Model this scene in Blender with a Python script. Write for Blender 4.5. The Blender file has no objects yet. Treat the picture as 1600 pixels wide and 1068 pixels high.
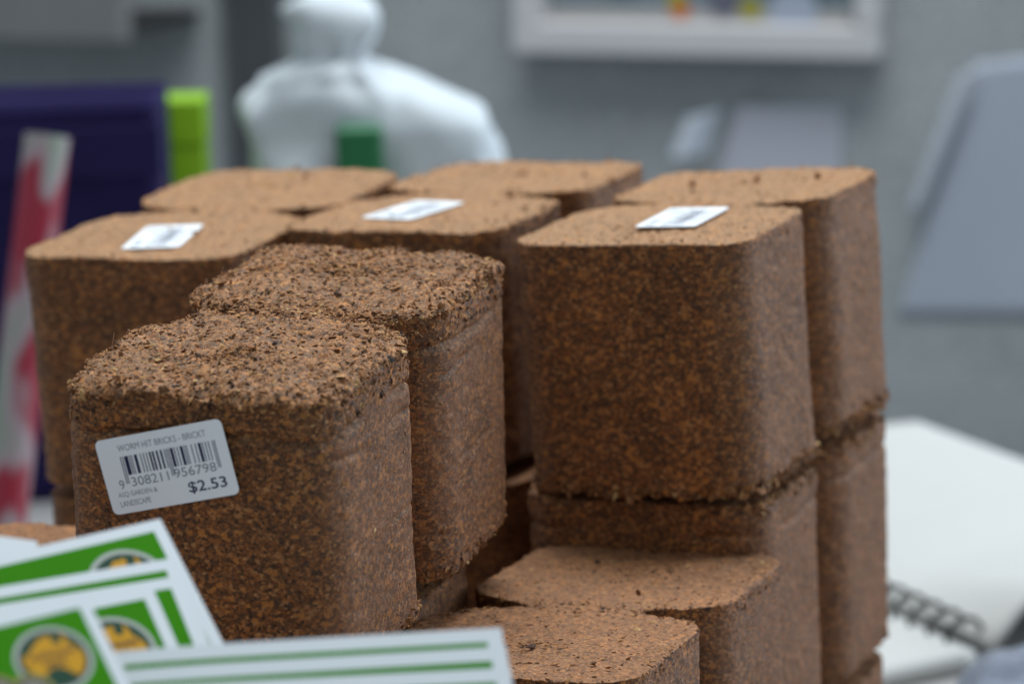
import bpy, math, random
import numpy as np
from mathutils import Matrix, Vector
R = math.radians
random.seed(7)
S = bpy.context.scene
C = S.collection

# ------------------------------------------------------------------ camera
CAM_Z = 0.5165
F_PX, PITCH, ROLL = 4814.69, R(12.27), R(-1.6)
cam = bpy.data.cameras.new('camera'); camo = bpy.data.objects.new('camera', cam); C.objects.link(camo)
cam.sensor_width = 36.0
cam.lens = F_PX / 1600 * 36.0
cam.clip_start, cam.clip_end = 0.02, 60
camo.matrix_world = Matrix.Translation((0, 0, CAM_Z)) @ Matrix.Rotation(math.pi/2 - PITCH, 4, 'X') @ Matrix.Rotation(ROLL, 4, 'Z')
cam.dof.use_dof = True
cam.dof.focus_distance = 1.03
cam.dof.aperture_fstop = cam.lens / 13.0
cam.dof.aperture_blades = 7
S.camera = camo
CAMM = camo.matrix_world.copy()

# ------------------------------------------------------------------ light
W = bpy.data.worlds.new('World'); S.world = W; W.use_nodes = True
bg = W.node_tree.nodes['Background']
bg.inputs[0].default_value = (0.74, 0.88, 1.0, 1); bg.inputs[1].default_value = 0.44
def area(name, loc, target, sx, sy, power, col):
    l = bpy.data.lights.new(name, 'AREA'); l.shape = 'RECTANGLE'; l.size, l.size_y = sx, sy
    l.energy = power; l.color = col
    o = bpy.data.objects.new(name, l); C.objects.link(o)
    o.location = loc
    o.rotation_euler = (Vector(target) - Vector(loc)).to_track_quat('-Z', 'Y').to_euler()
    return o
area('ceiling_light', (0.1, 1.9, 2.5), (0.0, 1.3, 0.3), 1.6, 1.2, 72, (0.90, 0.96, 1.0))
area('window_light', (2.45, 2.35, 0.95), (0.0, 1.2, 0.25), 1.5, 1.5, 52, (0.74, 0.87, 1.0))
S.view_settings.view_transform = 'Standard'; S.view_settings.look = 'None'
S.view_settings.gamma = 1.0; S.view_settings.exposure = 0.0

# ------------------------------------------------------------------ helpers
def ray(px, py):
    d = Vector(((px-800)/F_PX, -(py-534)/F_PX, -1.0))
    return (CAMM.to_3x3() @ d), CAMM.translation.copy()
def hit(px, py, p0, n):
    d, o = ray(px, py); p0 = Vector(p0); n = Vector(n)
    return o + d * ((p0-o).dot(n) / d.dot(n))
def at_z(px, py, z): return hit(px, py, (0, 0, z), (0, 0, 1))
def at_y(px, py, y): return hit(px, py, (0, y, 0), (0, 1, 0))

def mesh_obj(name, verts, faces, mat, parent=None, smooth=False, mats=None, fm=None):
    me = bpy.data.meshes.new(name)
    if isinstance(verts, np.ndarray): verts = verts.tolist()
    if isinstance(faces, np.ndarray): faces = faces.tolist()
    me.from_pydata(verts, [], faces); me.update()
    for m in (mats or [mat]): me.materials.append(m)
    if fm is not None: me.polygons.foreach_set('material_index', fm)
    if smooth: me.polygons.foreach_set('use_smooth', [True]*len(me.polygons))
    o = bpy.data.objects.new(name, me); C.objects.link(o)
    if parent: o.parent = parent
    return o
def empty(name, mw):
    o = bpy.data.objects.new(name, None); C.objects.link(o); o.empty_display_size = 0.02
    o.matrix_world = mw
    return o
def tag(o, label=None, cat=None, group=None, kind=None):
    if label: o['label'] = label
    if cat: o['category'] = cat
    if group: o['group'] = group
    if kind: o['kind'] = kind
    return o
def box_vf(x0, x1, y0, y1, z0, z1):
    v = [(x0,y0,z0),(x1,y0,z0),(x1,y1,z0),(x0,y1,z0),(x0,y0,z1),(x1,y0,z1),(x1,y1,z1),(x0,y1,z1)]
    f = [(3,2,1,0),(4,5,6,7),(0,1,5,4),(1,2,6,5),(2,3,7,6),(3,0,4,7)]
    return v, f
def bevel(o, w, seg=3):
    m = o.modifiers.new('bevel', 'BEVEL'); m.width = w; m.segments = seg; m.limit_method = 'ANGLE'
    return o
def slab_from_outline(pts, t):
    """flat outline (x,y) list -> closed slab from z=0 to z=t"""
    n = len(pts)
    v = [(x, y, 0) for x, y in pts] + [(x, y, t) for x, y in pts]
    f = [tuple(range(n-1, -1, -1)), tuple(range(n, 2*n))] + [(i, (i+1) % n, n+(i+1) % n, n+i) for i in range(n)]
    return v, f
def grid_faces(nu, nv, off=0):
    return [(off+j*nu+i, off+j*nu+i+1, off+(j+1)*nu+i+1, off+(j+1)*nu+i) for j in range(nv-1) for i in range(nu-1)]
def merge(parts):
    V, Fc = [], []
    for v, f in parts:
        o = len(V); V += [tuple(p) for p in v]; Fc += [tuple(o+i for i in q) for q in f]
    return V, Fc

# --- numpy noise
def _hash(ix, iy, iz, s):
    h = (ix.astype(np.int64)*374761393 + iy.astype(np.int64)*668265263 + iz.astype(np.int64)*2147483647 + s*1274126177) & 0xffffffff
    h = ((h ^ (h >> 13))*1274126177) & 0xffffffff
    h = ((h ^ (h >> 16))*2246822519) & 0xffffffff
    return ((h ^ (h >> 15)) & 0xffffff) / float(0xffffff)
def vnoise(P, s=0):
    I = np.floor(P); Fr = P - I; I = I.astype(np.int64); u = Fr*Fr*(3-2*Fr)
    out = 0
    for dx in (0, 1):
        for dy in (0, 1):
            for dz in (0, 1):
                w = (u[:,0] if dx else 1-u[:,0])*(u[:,1] if dy else 1-u[:,1])*(u[:,2] if dz else 1-u[:,2])
                out = out + w*_hash(I[:,0]+dx, I[:,1]+dy, I[:,2]+dz, s)
    return out*2-1
def cells(P, s=0):
    """jittered cells: returns per-point random of nearest cell and distance to it"""
    I = np.floor(P).astype(np.int64); best = np.full(len(P), 9.0); val = np.zeros(len(P))
    for dx in (-1, 0, 1):
        for dy in (-1, 0, 1):
            for dz in (-1, 0, 1):
                a, b, c = I[:,0]+dx, I[:,1]+dy, I[:,2]+dz
                q = np.stack([a+_hash(a,b,c,s+1), b+_hash(a,b,c,s+2), c+_hash(a,b,c,s+3)], 1)
                d = ((q-P)**2).sum(1); m = d < best
                best[m] = d[m]; val[m] = _hash(a,b,c,s+4)[m]
    return val, np.sqrt(best)

# ------------------------------------------------------------------ materials
def new_mat(name):
    m = bpy.data.materials.new(name); m.use_nodes = True
    nt = m.node_tree; b = nt.nodes['Principled BSDF']
    return m, nt, b
def plain(name, col, rough=0.6, spec=0.4, noise=0.0, nscale=40, bump=0.0, bscale=300):
    m, nt, b = new_mat(name)
    b.inputs['Base Color'].default_value = (*col, 1); b.inputs['Roughness'].default_value = rough
    b.inputs['Specular IOR Level'].default_value = spec
    tc = nt.nodes.new('ShaderNodeTexCoord')
    if noise:
        n = nt.nodes.new('ShaderNodeTexNoise'); n.inputs['Scale'].default_value = nscale; n.inputs['Detail'].default_value = 4
        nt.links.new(tc.outputs['Object'], n.inputs['Vector'])
        mx = nt.nodes.new('ShaderNodeMix'); mx.data_type = 'RGBA'
        mx.inputs[6].default_value = (*[c*(1-noise) for c in col], 1); mx.inputs[7].default_value = (*[min(1, c*(1+noise)) for c in col], 1)
        nt.links.new(n.outputs['Fac'], mx.inputs[0]); nt.links.new(mx.outputs[2], b.inputs['Base Color'])
    if bump:
        n2 = nt.nodes.new('ShaderNodeTexNoise'); n2.inputs['Scale'].default_value = bscale; n2.inputs['Detail'].default_value = 3
        nt.links.new(tc.outputs['Object'], n2.inputs['Vector'])
        bp = nt.nodes.new('ShaderNodeBump'); bp.inputs['Strength'].default_value = bump; bp.inputs['Distance'].default_value = 0.001
        nt.links.new(n2.outputs['Fac'], bp.inputs['Height']); nt.links.new(bp.outputs['Normal'], b.inputs['Normal'])
    return m
def ramp(nt, stops, interp='LINEAR'):
    r = nt.nodes.new('ShaderNodeValToRGB'); cr = r.color_ramp; cr.interpolation = interp
    while len(cr.elements) < len(stops): cr.elements.new(0.5)
    for e, (p, c) in zip(cr.elements, stops): e.position = p; e.color = (*c, 1)
    return r
BLK, DRK, MID, RUS, TAN = (0.015,0.010,0.008), (0.058,0.025,0.012), (0.155,0.057,0.020), (0.37,0.125,0.028), (0.56,0.28,0.11)
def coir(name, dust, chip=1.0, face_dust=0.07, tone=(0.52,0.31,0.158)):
    m, nt, b = new_mat(name); L = nt.links; N = nt.nodes.new
    tc = N('ShaderNodeTexCoord'); oi = N('ShaderNodeObjectInfo')
    # each brick gets its own piece of the pattern
    sh = N('ShaderNodeVectorMath'); sh.operation = 'ADD'
    cmb = N('ShaderNodeVectorMath'); cmb.operation = 'SCALE'; cmb.inputs[0].default_value = (3.1, 5.7, 2.3)
    L.new(oi.outputs['Random'], cmb.inputs['Scale']); L.new(tc.outputs['Object'], sh.inputs[0]); L.new(cmb.outputs[0], sh.inputs[1])
    st = N('ShaderNodeMapping'); st.inputs['Scale'].default_value = (1, 1, 1.25); L.new(sh.outputs[0], st.inputs['Vector'])
    # warp
    wn = N('ShaderNodeTexNoise'); wn.inputs['Scale'].default_value = 700; wn.inputs['Detail'].default_value = 2; L.new(st.outputs[0], wn.inputs['Vector'])
    wsub = N('ShaderNodeVectorMath'); wsub.operation = 'MULTIPLY_ADD'
    wsub.inputs[1].default_value = (0.0008,)*3
    L.new(wn.outputs['Color'], wsub.inputs[0]); L.new(st.outputs[0], wsub.inputs[2])
    def vor(scale, feat='F1'):
        v = N('ShaderNodeTexVoronoi'); v.inputs['Scale'].default_value = scale; v.feature = feat
        L.new(wsub.outputs[0], v.inputs['Vector']); return v
    v1, v2, v3 = vor(900/chip), vor(1900/chip), vor(560/chip)
    sep1, sep2, sep3 = N('ShaderNodeSeparateColor'), N('ShaderNodeSeparateColor'), N('ShaderNodeSeparateColor')
    for v, s in ((v1, sep1), (v2, sep2), (v3, sep3)): L.new(v.outputs['Color'], s.inputs[0])
    r1 = ramp(nt, [(0.0, BLK), (0.20, DRK), (0.50, MID), (0.80, RUS), (1.0, TAN)]); L.new(sep1.outputs[0], r1.inputs[0])
    r2 = ramp(nt, [(0.0, BLK), (0.18, DRK), (0.55, MID), (0.85, RUS), (1.0, TAN)]); L.new(sep2.outputs[0], r2.inputs[0])
    def mix(a, bb, fac):
        x = N('ShaderNodeMix'); x.data_type = 'RGBA'
        for sock, val in ((x.inputs[6], a), (x.inputs[7], bb), (x.inputs[0], fac)):
            if hasattr(val, 'links') or isinstance(val, bpy.types.NodeSocket): L.new(val, sock)
            else: sock.default_value = val if not isinstance(val, tuple) else (*val, 1)
        return x.outputs[2]
    col = mix(r1.outputs[0], r2.outputs[0], 0.34)
    # sparse large chips: rusty and blue-black
    t1 = N('ShaderNodeMath'); t1.operation = 'GREATER_THAN'; t1.inputs[1].default_value = 0.935; L.new(sep3.outputs[0], t1.inputs[0])
    m1 = N('ShaderNodeMath'); m1.operation = 'MULTIPLY'; m1.inputs[1].default_value = 0.85; L.new(t1.outputs[0], m1.inputs[0])
    col = mix(col, (0.46,0.180,0.040), m1.outputs[0])
    t2 = N('ShaderNodeMath'); t2.operation = 'LESS_THAN'; t2.inputs[1].default_value = 0.10; L.new(sep3.outputs[1], t2.inputs[0])
    m2 = N('ShaderNodeMath'); m2.operation = 'MULTIPLY'; m2.inputs[1].default_value = 0.42; L.new(t2.outputs[0], m2.inputs[0])
    col = mix(col, (0.022,0.020,0.022), m2.outputs[0])
    # broad patches
    bn = N('ShaderNodeTexNoise'); bn.inputs['Scale'].default_value = 34; bn.inputs['Detail'].default_value = 3; L.new(st.outputs[0], bn.inputs['Vector'])
    br = ramp(nt, [(0.3, (0.72,0.72,0.72)), (0.7, (1.2,1.17,1.14))]); L.new(bn.outputs['Fac'], br.inputs[0])
    mu = N('ShaderNodeMix'); mu.data_type = 'RGBA'; mu.blend_type = 'MULTIPLY'; mu.inputs[0].default_value = 1
    L.new(col, mu.inputs[6]); L.new(br.outputs[0], mu.inputs[7]); col = mu.outputs[2]
    gn = N('ShaderNodeTexNoise'); gn.inputs['Scale'].default_value = 1700; gn.inputs['Detail'].default_value = 4; gn.inputs['Roughness'].default_value = 0.65; L.new(st.outputs[0], gn.inputs['Vector'])
    gr = ramp(nt, [(0.32, (0.50,0.48,0.46)), (0.66, (1.42,1.36,1.28))]); L.new(gn.outputs['Fac'], gr.inputs[0])
    gm = N('ShaderNodeMix'); gm.data_type = 'RGBA'; gm.blend_type = 'MULTIPLY'; gm.inputs[0].default_value = 1
    L.new(col, gm.inputs[6]); L.new(gr.outputs[0], gm.inputs[7]); col = gm.outputs[2]
    # pressed smooth and dull where the mould wall rubbed the brick
    at = N('ShaderNodeAttribute'); at.attribute_name = 'burnish'
    bf = N('ShaderNodeMath'); bf.operation = 'MULTIPLY'; L.new(at.outputs['Fac'], bf.inputs[0])
    bq = N('ShaderNodeMapRange'); bq.inputs['From Min'].default_value = 0.35; bq.inputs['From Max'].default_value = 0.6; bq.inputs['To Min'].default_value = 0.08; bq.inputs['To Max'].default_value = 0.48
    L.new(bn.outputs['Fac'], bq.inputs['Value']); L.new(bq.outputs[0], bf.inputs[1])
    col = mix(col, (0.175,0.080,0.042), bf.outputs[0])
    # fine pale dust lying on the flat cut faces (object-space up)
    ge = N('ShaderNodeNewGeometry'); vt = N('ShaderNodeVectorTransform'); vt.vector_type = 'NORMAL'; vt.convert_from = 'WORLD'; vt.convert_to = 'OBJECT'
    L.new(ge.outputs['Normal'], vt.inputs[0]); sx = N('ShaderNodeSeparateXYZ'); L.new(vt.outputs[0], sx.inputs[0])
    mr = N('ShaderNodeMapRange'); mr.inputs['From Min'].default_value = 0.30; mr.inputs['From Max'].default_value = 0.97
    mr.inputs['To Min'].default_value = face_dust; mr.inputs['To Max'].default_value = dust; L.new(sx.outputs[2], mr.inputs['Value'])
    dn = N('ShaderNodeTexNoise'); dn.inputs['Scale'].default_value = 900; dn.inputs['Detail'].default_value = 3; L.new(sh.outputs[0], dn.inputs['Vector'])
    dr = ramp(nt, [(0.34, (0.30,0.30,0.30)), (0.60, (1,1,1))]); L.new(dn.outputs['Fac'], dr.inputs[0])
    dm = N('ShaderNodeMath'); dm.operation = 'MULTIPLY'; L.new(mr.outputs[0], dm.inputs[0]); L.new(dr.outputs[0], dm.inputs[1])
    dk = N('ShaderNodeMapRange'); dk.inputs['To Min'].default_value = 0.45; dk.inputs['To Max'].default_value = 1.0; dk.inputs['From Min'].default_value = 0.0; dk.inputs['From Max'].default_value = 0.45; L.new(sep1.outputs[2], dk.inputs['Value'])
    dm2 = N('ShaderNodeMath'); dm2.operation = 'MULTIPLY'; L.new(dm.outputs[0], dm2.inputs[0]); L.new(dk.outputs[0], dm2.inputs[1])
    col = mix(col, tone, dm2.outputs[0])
    L.new(col, b.inputs['Base Color'])
    rr = N('ShaderNodeMapRange'); rr.inputs['To Min'].default_value = 0.50; rr.inputs['To Max'].default_value = 0.85; L.new(sep2.outputs[1], rr.inputs['Value'])
    L.new(rr.outputs[0], b.inputs['Roughness']); b.inputs['Specular IOR Level'].default_value = 0.30
    # relief: chip edges and fine grain
    hb = N('ShaderNodeMath'); hb.operation = 'MULTIPLY_ADD'; hb.inputs[1].default_value = 0.6; L.new(sep1.outputs[1], hb.inputs[0]); L.new(sep2.outputs[2], hb.inputs[2])
    b1 = N('ShaderNodeBump'); b1.inputs['Strength'].default_value = 0.45; b1.inputs['Distance'].default_value = 0.0005; L.new(hb.outputs[0], b1.inputs['Height'])
    fn = N('ShaderNodeTexNoise'); fn.inputs['Scale'].default_value = 1500; fn.inputs['Detail'].default_value = 3; L.new(st.outputs[0], fn.inputs['Vector'])
    b2 = N('ShaderNodeBump'); b2.inputs['Strength'].default_value = 0.5; b2.inputs['Distance'].default_value = 0.0004
    L.new(fn.outputs['Fac'], b2.inputs['Height']); L.new(b1.outputs[0], b2.inputs['Normal']); L.new(b2.outputs[0], b.inputs['Normal'])
    return m
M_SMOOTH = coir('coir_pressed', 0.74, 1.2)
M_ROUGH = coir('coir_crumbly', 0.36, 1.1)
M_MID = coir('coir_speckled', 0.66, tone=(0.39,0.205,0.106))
def chip_mat():
    m, nt, b = new_mat('coir_flakes'); L = nt.links
    g = nt.nodes.new('ShaderNodeNewGeometry')
    r = ramp(nt, [(0.0, BLK), (0.04, DRK), (0.16, (0.16,0.068,0.026)), (0.55, (0.31,0.132,0.048)), (0.90, (0.42,0.20,0.075)), (1.0, (0.60,0.37,0.15))])
    L.new(g.outputs['Random Per Island'], r.inputs[0])
    tc = nt.nodes.new('ShaderNodeTexCoord'); n = nt.nodes.new('ShaderNodeTexNoise'); n.inputs['Scale'].default_value = 1200
    L.new(tc.outputs['Object'], n.inputs['Vector'])
    mu = nt.nodes.new('ShaderNodeMix'); mu.data_type = 'RGBA'; mu.blend_type = 'MULTIPLY'; mu.inputs[0].default_value = 0.6
    rr = ramp(nt, [(0.3, (0.5,0.5,0.5)), (0.7, (1.15,1.15,1.15))]); L.new(n.outputs['Fac'], rr.inputs[0])
    L.new(r.outputs[0], mu.inputs[6]); L.new(rr.outputs[0], mu.inputs[7]); L.new(mu.outputs[2], b.inputs['Base Color'])
    b.inputs['Roughness'].default_value = 0.8; b.inputs['Specular IOR Level'].default_value = 0.3
    return m
M_CHIP = chip_mat()
M_FIBRE = plain('coir_fibre', (0.30,0.15,0.065), 0.7, 0.3, 0.3, 200)
M_PAPER = plain('label_paper', (0.90,0.92,0.94), 0.45, 0.4, 0.03, 60)
M_INK = plain('label_ink', (0.015,0.020,0.075), 0.5, 0.3, 0.2, 900)
M_GREYINK = plain('label_grey_ink', (0.22,0.25,0.29), 0.6, 0.2, 0.2, 900)
M_CARD = plain('card_white', (0.64,0.67,0.69), 0.5, 0.3, 0.02, 30)
M_GREEN = plain('card_green', (0.036,0.205,0.0), 0.55, 0.05, 0.10, 25)
M_DGREEN = plain('logo_dark_green', (0.005,0.045,0.022), 0.5, 0.15, 0.1, 60)
M_YELLOW = plain('logo_yellow', (0.55,0.27,0.003), 0.5, 0.15, 0.06, 60)
M_RING = plain('logo_grey_ring', (0.36,0.38,0.34), 0.4, 0.4, 0.05, 60)
M_BROWN = plain('logo_brown_ink', (0.09,0.028,0.002), 0.5, 0.3, 0.1, 60)
M_OLIVE = plain('emblem_olive', (0.22,0.20,0.01), 0.4, 0.4, 0.1, 60)
M_CREAM = plain('emblem_cream', (0.24,0.22,0.15), 0.4, 0.4, 0.1, 60)
M_DARK = plain('emblem_dark', (0.04,0.04,0.045), 0.4, 0.4, 0.1, 60)

# ------------------------------------------------------------------ setting
YAW = R(21)
TX, TY = Vector((math.cos(YAW), -math.sin(YAW), 0)), Vector((math.sin(YAW), math.cos(YAW), 0))
def frame_mw(p, yaw=YAW): return Matrix.Translation(p) @ Matrix.Rotation(-yaw, 4, 'Z')
# counter the stack stands on
M_TOP = plain('counter_laminate', (0.33,0.32,0.31), 0.45, 0.4, 0.08, 12)
v, f = box_vf(-1.1, 0.62, -1.45, 0.77, -0.03, 0.0)
t = mesh_obj('counter_top', v, f, M_TOP); t.matrix_world = frame_mw((0, 1.25, 0)); bevel(t, 0.004)
tag(t, kind='structure')
# grey fabric partition wall
def wall_mat():
    m, nt, b = new_mat('partition_fabric'); L = nt.links
    tc = nt.nodes.new('ShaderNodeTexCoord')
    a = nt.nodes.new('ShaderNodeTexVoronoi'); a.inputs['Scale'].default_value = 230; L.new(tc.outputs['Object'], a.inputs['Vector'])
    n = nt.nodes.new('ShaderNodeTexNoise'); n.inputs['Scale'].default_value = 5; n.inputs['Detail'].default_value = 4; L.new(tc.outputs['Object'], n.inputs['Vector'])
    r1 = ramp(nt, [(0.0, (0.26,0.278,0.282)), (0.7, (0.44,0.458,0.460))]); L.new(a.outputs['Distance'], r1.inputs[0])
    r2 = ramp(nt, [(0.3, (0.86,0.86,0.86)), (0.7, (1.08,1.08,1.08))]); L.new(n.outputs['Fac'], r2.inputs[0])
    mu = nt.nodes.new('ShaderNodeMix'); mu.data_type = 'RGBA'; mu.blend_type = 'MULTIPLY'; mu.inputs[0].default_value = 1
    L.new(r1.outputs[0], mu.inputs[6]); L.new(r2.outputs[0], mu.inputs[7]); L.new(mu.outputs[2], b.inputs['Base Color'])
    b.inputs['Roughness'].default_value = 0.9; b.inputs['Specular IOR Level'].default_value = 0.2
    bp = nt.nodes.new('ShaderNodeBump'); bp.inputs['Distance'].default_value = 0.001; L.new(a.outputs['Distance'], bp.inputs['Height']); L.new(bp.outputs[0], b.inputs['Normal'])
    return m
M_WALL = wall_mat()
WALL_P = Vector((0, 3.0, 0)); WALL_N = -TY
v, f = box_vf(-2.0, 0.85, 0.0, 0.05, -0.9, 1.4)
wl = mesh_obj('wall', v, f, M_WALL); wl.matrix_world = frame_mw(WALL_P); tag(wl, kind='structure')
v, f = box_vf(-2.6, 2.6, -3.6, 2.6, -0.02, 0.0)
fl = mesh_obj('floor', v, f, plain('floor_grey', (0.20,0.20,0.20), 0.7, 0.3, 0.1, 6)); fl.matrix_world = frame_mw((0, 1.6, -0.9)); tag(fl, kind='structure')
def wall_xy(px, py, off=0.0):
    """local (x,z) on the partition (frame of wl) of a pixel, at a distance off in front of it"""
    p = hit(px, py, WALL_P + WALL_N*off, WALL_N) - WALL_P
    return p.dot(TX), p.z

# ------------------------------------------------------------------ coir bricks
BL, BR, BND, BNW, BH, BWD = 190.62, 17.88, 28.98, 7.13, 98.63, 50.0     # mm
def brick_outline(step):
    pts = []
    def arc(cx, cy, r, a0, a1, n=10):
        for k in range(n):
            a = R(a0+(a1-a0)*k/(n-1)); pts.append((cx+r*math.cos(a), cy+r*math.sin(a)))
    h, w, r, a = BL/2, BWD, BR, BNW
    arc(w-r, -h+r, r, -90, 0); arc(w-r, -a-r, r, 0, 68); pts.append((w-BND+1.5, -1.2)); pts.append((w-BND+1.5, 1.2)); arc(w-r, a+r, r, -68, 0)
    arc(w-r, h-r, r, 0, 90); arc(-w+r, h-r, r, 90, 180); arc(-w+r, a+r, r, 180, 248); pts.append((-w+BND-1.5, 1.2)); pts.append((-w+BND-1.5, -1.2)); arc(-w+r, -a-r, r, 112, 180)
    arc(-w+r, -h+r, r, 180, 270)
    P = np.array(pts+pts[:1]); seg = np.hypot(*np.diff(P, axis=0).T); s = np.r_[0, np.cumsum(seg)]
    n = int(s[-1]/step); q = np.linspace(0, s[-1], n, endpoint=False)
    return np.stack([np.interp(q, s, P[:,0]), np.interp(q, s, P[:,1])], 1)
def brick_mesh(seed, res, rough_top, side_amp, erode_top, erode_bot, cracks=(), height=BH, edge_r=0.9, slump=0.0):
    O = brick_outline(res); n = len(O)
    tg = np.roll(O, -1, 0)-np.roll(O, 1, 0); tg /= np.linalg.norm(tg, axis=1)[:,None]; nrm = np.stack([tg[:,1], -tg[:,0]], 1)
    med = np.stack([np.zeros(n), np.clip(O[:,1], -BL/2+45, BL/2-45)], 1); md = np.linalg.norm(O-med, axis=1)
    rings = []                                                        # (k fraction toward medial, inset mm, z, nz)
    nb = 8
    for i in range(nb): rings.append((1-i/nb*0.97, 0, 0.0, -1.0))
    for a in (60, 30, 0)[0:]: rings.append((0, edge_r*(1-math.cos(R(a))), edge_r*(1-math.sin(R(a))), -math.sin(R(a))))
    nz = max(6, int((height-2*edge_r)/res))
    for i in range(1, nz): rings.append((0, 0, edge_r+(height-2*edge_r)*i/nz, 0))
    for a in (0, 22, 45, 68): rings.append((0, edge_r*(1-math.cos(R(a))), height-edge_r*(1-math.sin(R(a))), math.sin(R(a))))
    nt_ = max(8, int(48/res))
    for i in range(nt_+1): rings.append((0.03+0.97*i/nt_ if i else 0.03, 0, height, 1.0))
    V = np.empty((len(rings), n, 3)); NV = np.empty_like(V)
    for j, (k, ins, z, nzv) in enumerate(rings):
        kk = np.maximum(k, ins/md)[:,None] if ins else np.full((n,1), k)
        V[j,:,:2] = O+(med-O)*kk; V[j,:,2] = z
        NV[j,:,:2] = nrm*math.sqrt(max(0, 1-nzv*nzv)); NV[j,:,2] = nzv
    P = V.reshape(-1, 3).copy(); NN = NV.reshape(-1, 3)
    kfr = np.repeat(np.array([r[0] for r in rings]), n)*np.tile(md, len(rings))      # mm in from rim (caps)
    zz = P[:,2].copy(); isTop = NN[:,2] > 0.6
    dtop = np.where(isTop, kfr, height-zz); dbot = np.where(NN[:,2] < -0.6, kfr, zz)
    off = np.array([seed*37.1, seed*11.7, seed*5.3])
    Q = P+off
    fl = Q*np.array([1, 1, 1.4])                                     # laminae: features flattened in z
    d = 0.8*vnoise(Q/26, 1)+side_amp*(0.32*vnoise(fl/5.0, 2)+0.22*vnoise(fl/2.4, 3))
    cv, cd = cells(fl/3.2, 11); d += side_amp*0.42*(cv-0.5)
    cv2, _ = cells(fl/6.0, 23); d += side_amp*0.7*np.where(cv2 > 0.86, -(cv2-0.86)*6, 0)
    if rough_top:
        mtop = np.where(isTop, 1.0, np.exp(-dtop/7.0))
        cv3, cd3 = cells(Q*np.array([1, 1, 0.6])/4.2, 31)
        d += rough_top*mtop*(1.7*vnoise(Q/15, 41)+1.4*vnoise(Q/6.5, 42)+0.55*vnoise(Q/2.2, 43)+1.3*(cv3-0.5))
    # crumbled rims
    for dist, amp, s, reach in ((dtop, erode_top, 51, 5.0), (dbot, erode_bot, 57, 4.5)):
        if amp:
            nz1 = np.clip(0.05+0.95*vnoise(Q*np.array([1,1,0.35])/11, s)+0.5*vnoise(Q/4.0, s+1), 0, 2)
            cvr, _ = cells(Q/3.4, s+2)
            d -= amp*np.exp(-dist/reach)*(nz1+0.8*(cvr-0.5))
            cvk, cdk = cells(Q/15.0, s+9); d -= np.where(cvk > 0.80, 2.6*min(1.3, 0.5+amp*0.4)*np.exp(-dist/3.2)*np.clip(1-cdk*1.3, 0, 1)*(0.7+0.6*vnoise(Q/3.0, s+8)), 0)
    for zc, dep, wd, ph in cracks:
        zl = zc+1.8*vnoise(np.c_[P[:,0]/18+ph, P[:,1]/18, np.zeros(len(P))], 61)+0.7*vnoise(np.c_[P[:,0]/4+ph, P[:,1]/4, np.zeros(len(P))], 62)
        msk = np.clip(vnoise(np.c_[P[:,0]/26+ph*3, P[:,1]/26, np.zeros(len(P))], 63)*2.2+0.5, 0, 1)
        d -= np.where(np.abs(NN[:,2]) < 0.5, dep*msk*np.exp(-((zz-zl)/wd)**2), 0)
    P += NN*d[:,None]
    if slump:                                                        # sag of the crumbled upper rim
        P[:,2] -= slump*np.exp(-np.minimum(dtop, 60)/7.0)*np.where(zz > height*0.5, 1, 0)*(0.6+0.4*vnoise(Q/17, 71))*np.where(isTop, 1, np.clip((zz-height+14)/14, 0, 1))
    nr = len(rings)
    idx = np.arange(nr*n).reshape(nr, n); a = idx[:-1]; b_ = np.roll(idx, -1, 1)[:-1]; c_ = np.roll(idx, -1, 1)[1:]; d_ = idx[1:]
    Fq = np.stack([a, b_, c_, d_], 2).reshape(-1, 4)
    # close bottom
    flat = np.clip((np.abs(nrm[:,1])-0.80)/0.19, 0, 1); w_ = max(1, int(7/res)); ker = np.ones(2*w_+1)/(2*w_+1)
    flat = np.convolve(np.r_[flat[-w_:], flat, flat[:w_]], ker, 'valid')
    bur = np.tile(1-flat, len(rings))*np.where(np.abs(NN[:,2]) < 0.5, 1, 0)*np.clip((dtop-(9 if slump else 1.5))/6, 0, 1)
    return P*0.001, Fq, NN, dtop*1.0, isTop, zz, bur
def flakes(P, NN, pick, count, rng, size=(1.0, 2.6), lift=0.0001, tilt=0.28):
    """small pressed chips: flattened five-sided bipyramids sitting on the surface"""
    ids = rng.choice(pick, count)
    V, Fc = [], []
    k = 5
    base = np.array([[math.cos(2*math.pi*i/k), math.sin(2*math.pi*i/k), 0] for i in range(k)])
    for m, i in enumerate(ids):
        nn = NN[i]+rng.normal(0, tilt, 3); nn /= np.linalg.norm(nn)+1e-9
        t1 = np.cross(nn, rng.normal(0, 1, 3)); t1 /= np.linalg.norm(t1)+1e-9; t2 = np.cross(nn, t1)
        L_ = rng.uniform(*size)*0.5e-3*(1.7 if rng.random() < 0.08 else 1); w = L_*rng.uniform(0.35, 0.8); th = L_*rng.uniform(0.15, 0.38)
        q = base*rng.uniform(0.7, 1.15, (k, 1))
        c = P[i]+NN[i]*lift
        ringv = c+np.outer(q[:,0]*L_, t1)+np.outer(q[:,1]*w, t2)
        o = len(V); V.extend(ringv.tolist()); V.append((c+nn*th).tolist()); V.append((c-nn*th).tolist())
        for j in range(k):
            Fc.append((o+j, o+(j+1) % k, o+k)); Fc.append((o+(j+1) % k, o+j, o+k+1))
    return V, Fc
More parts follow.
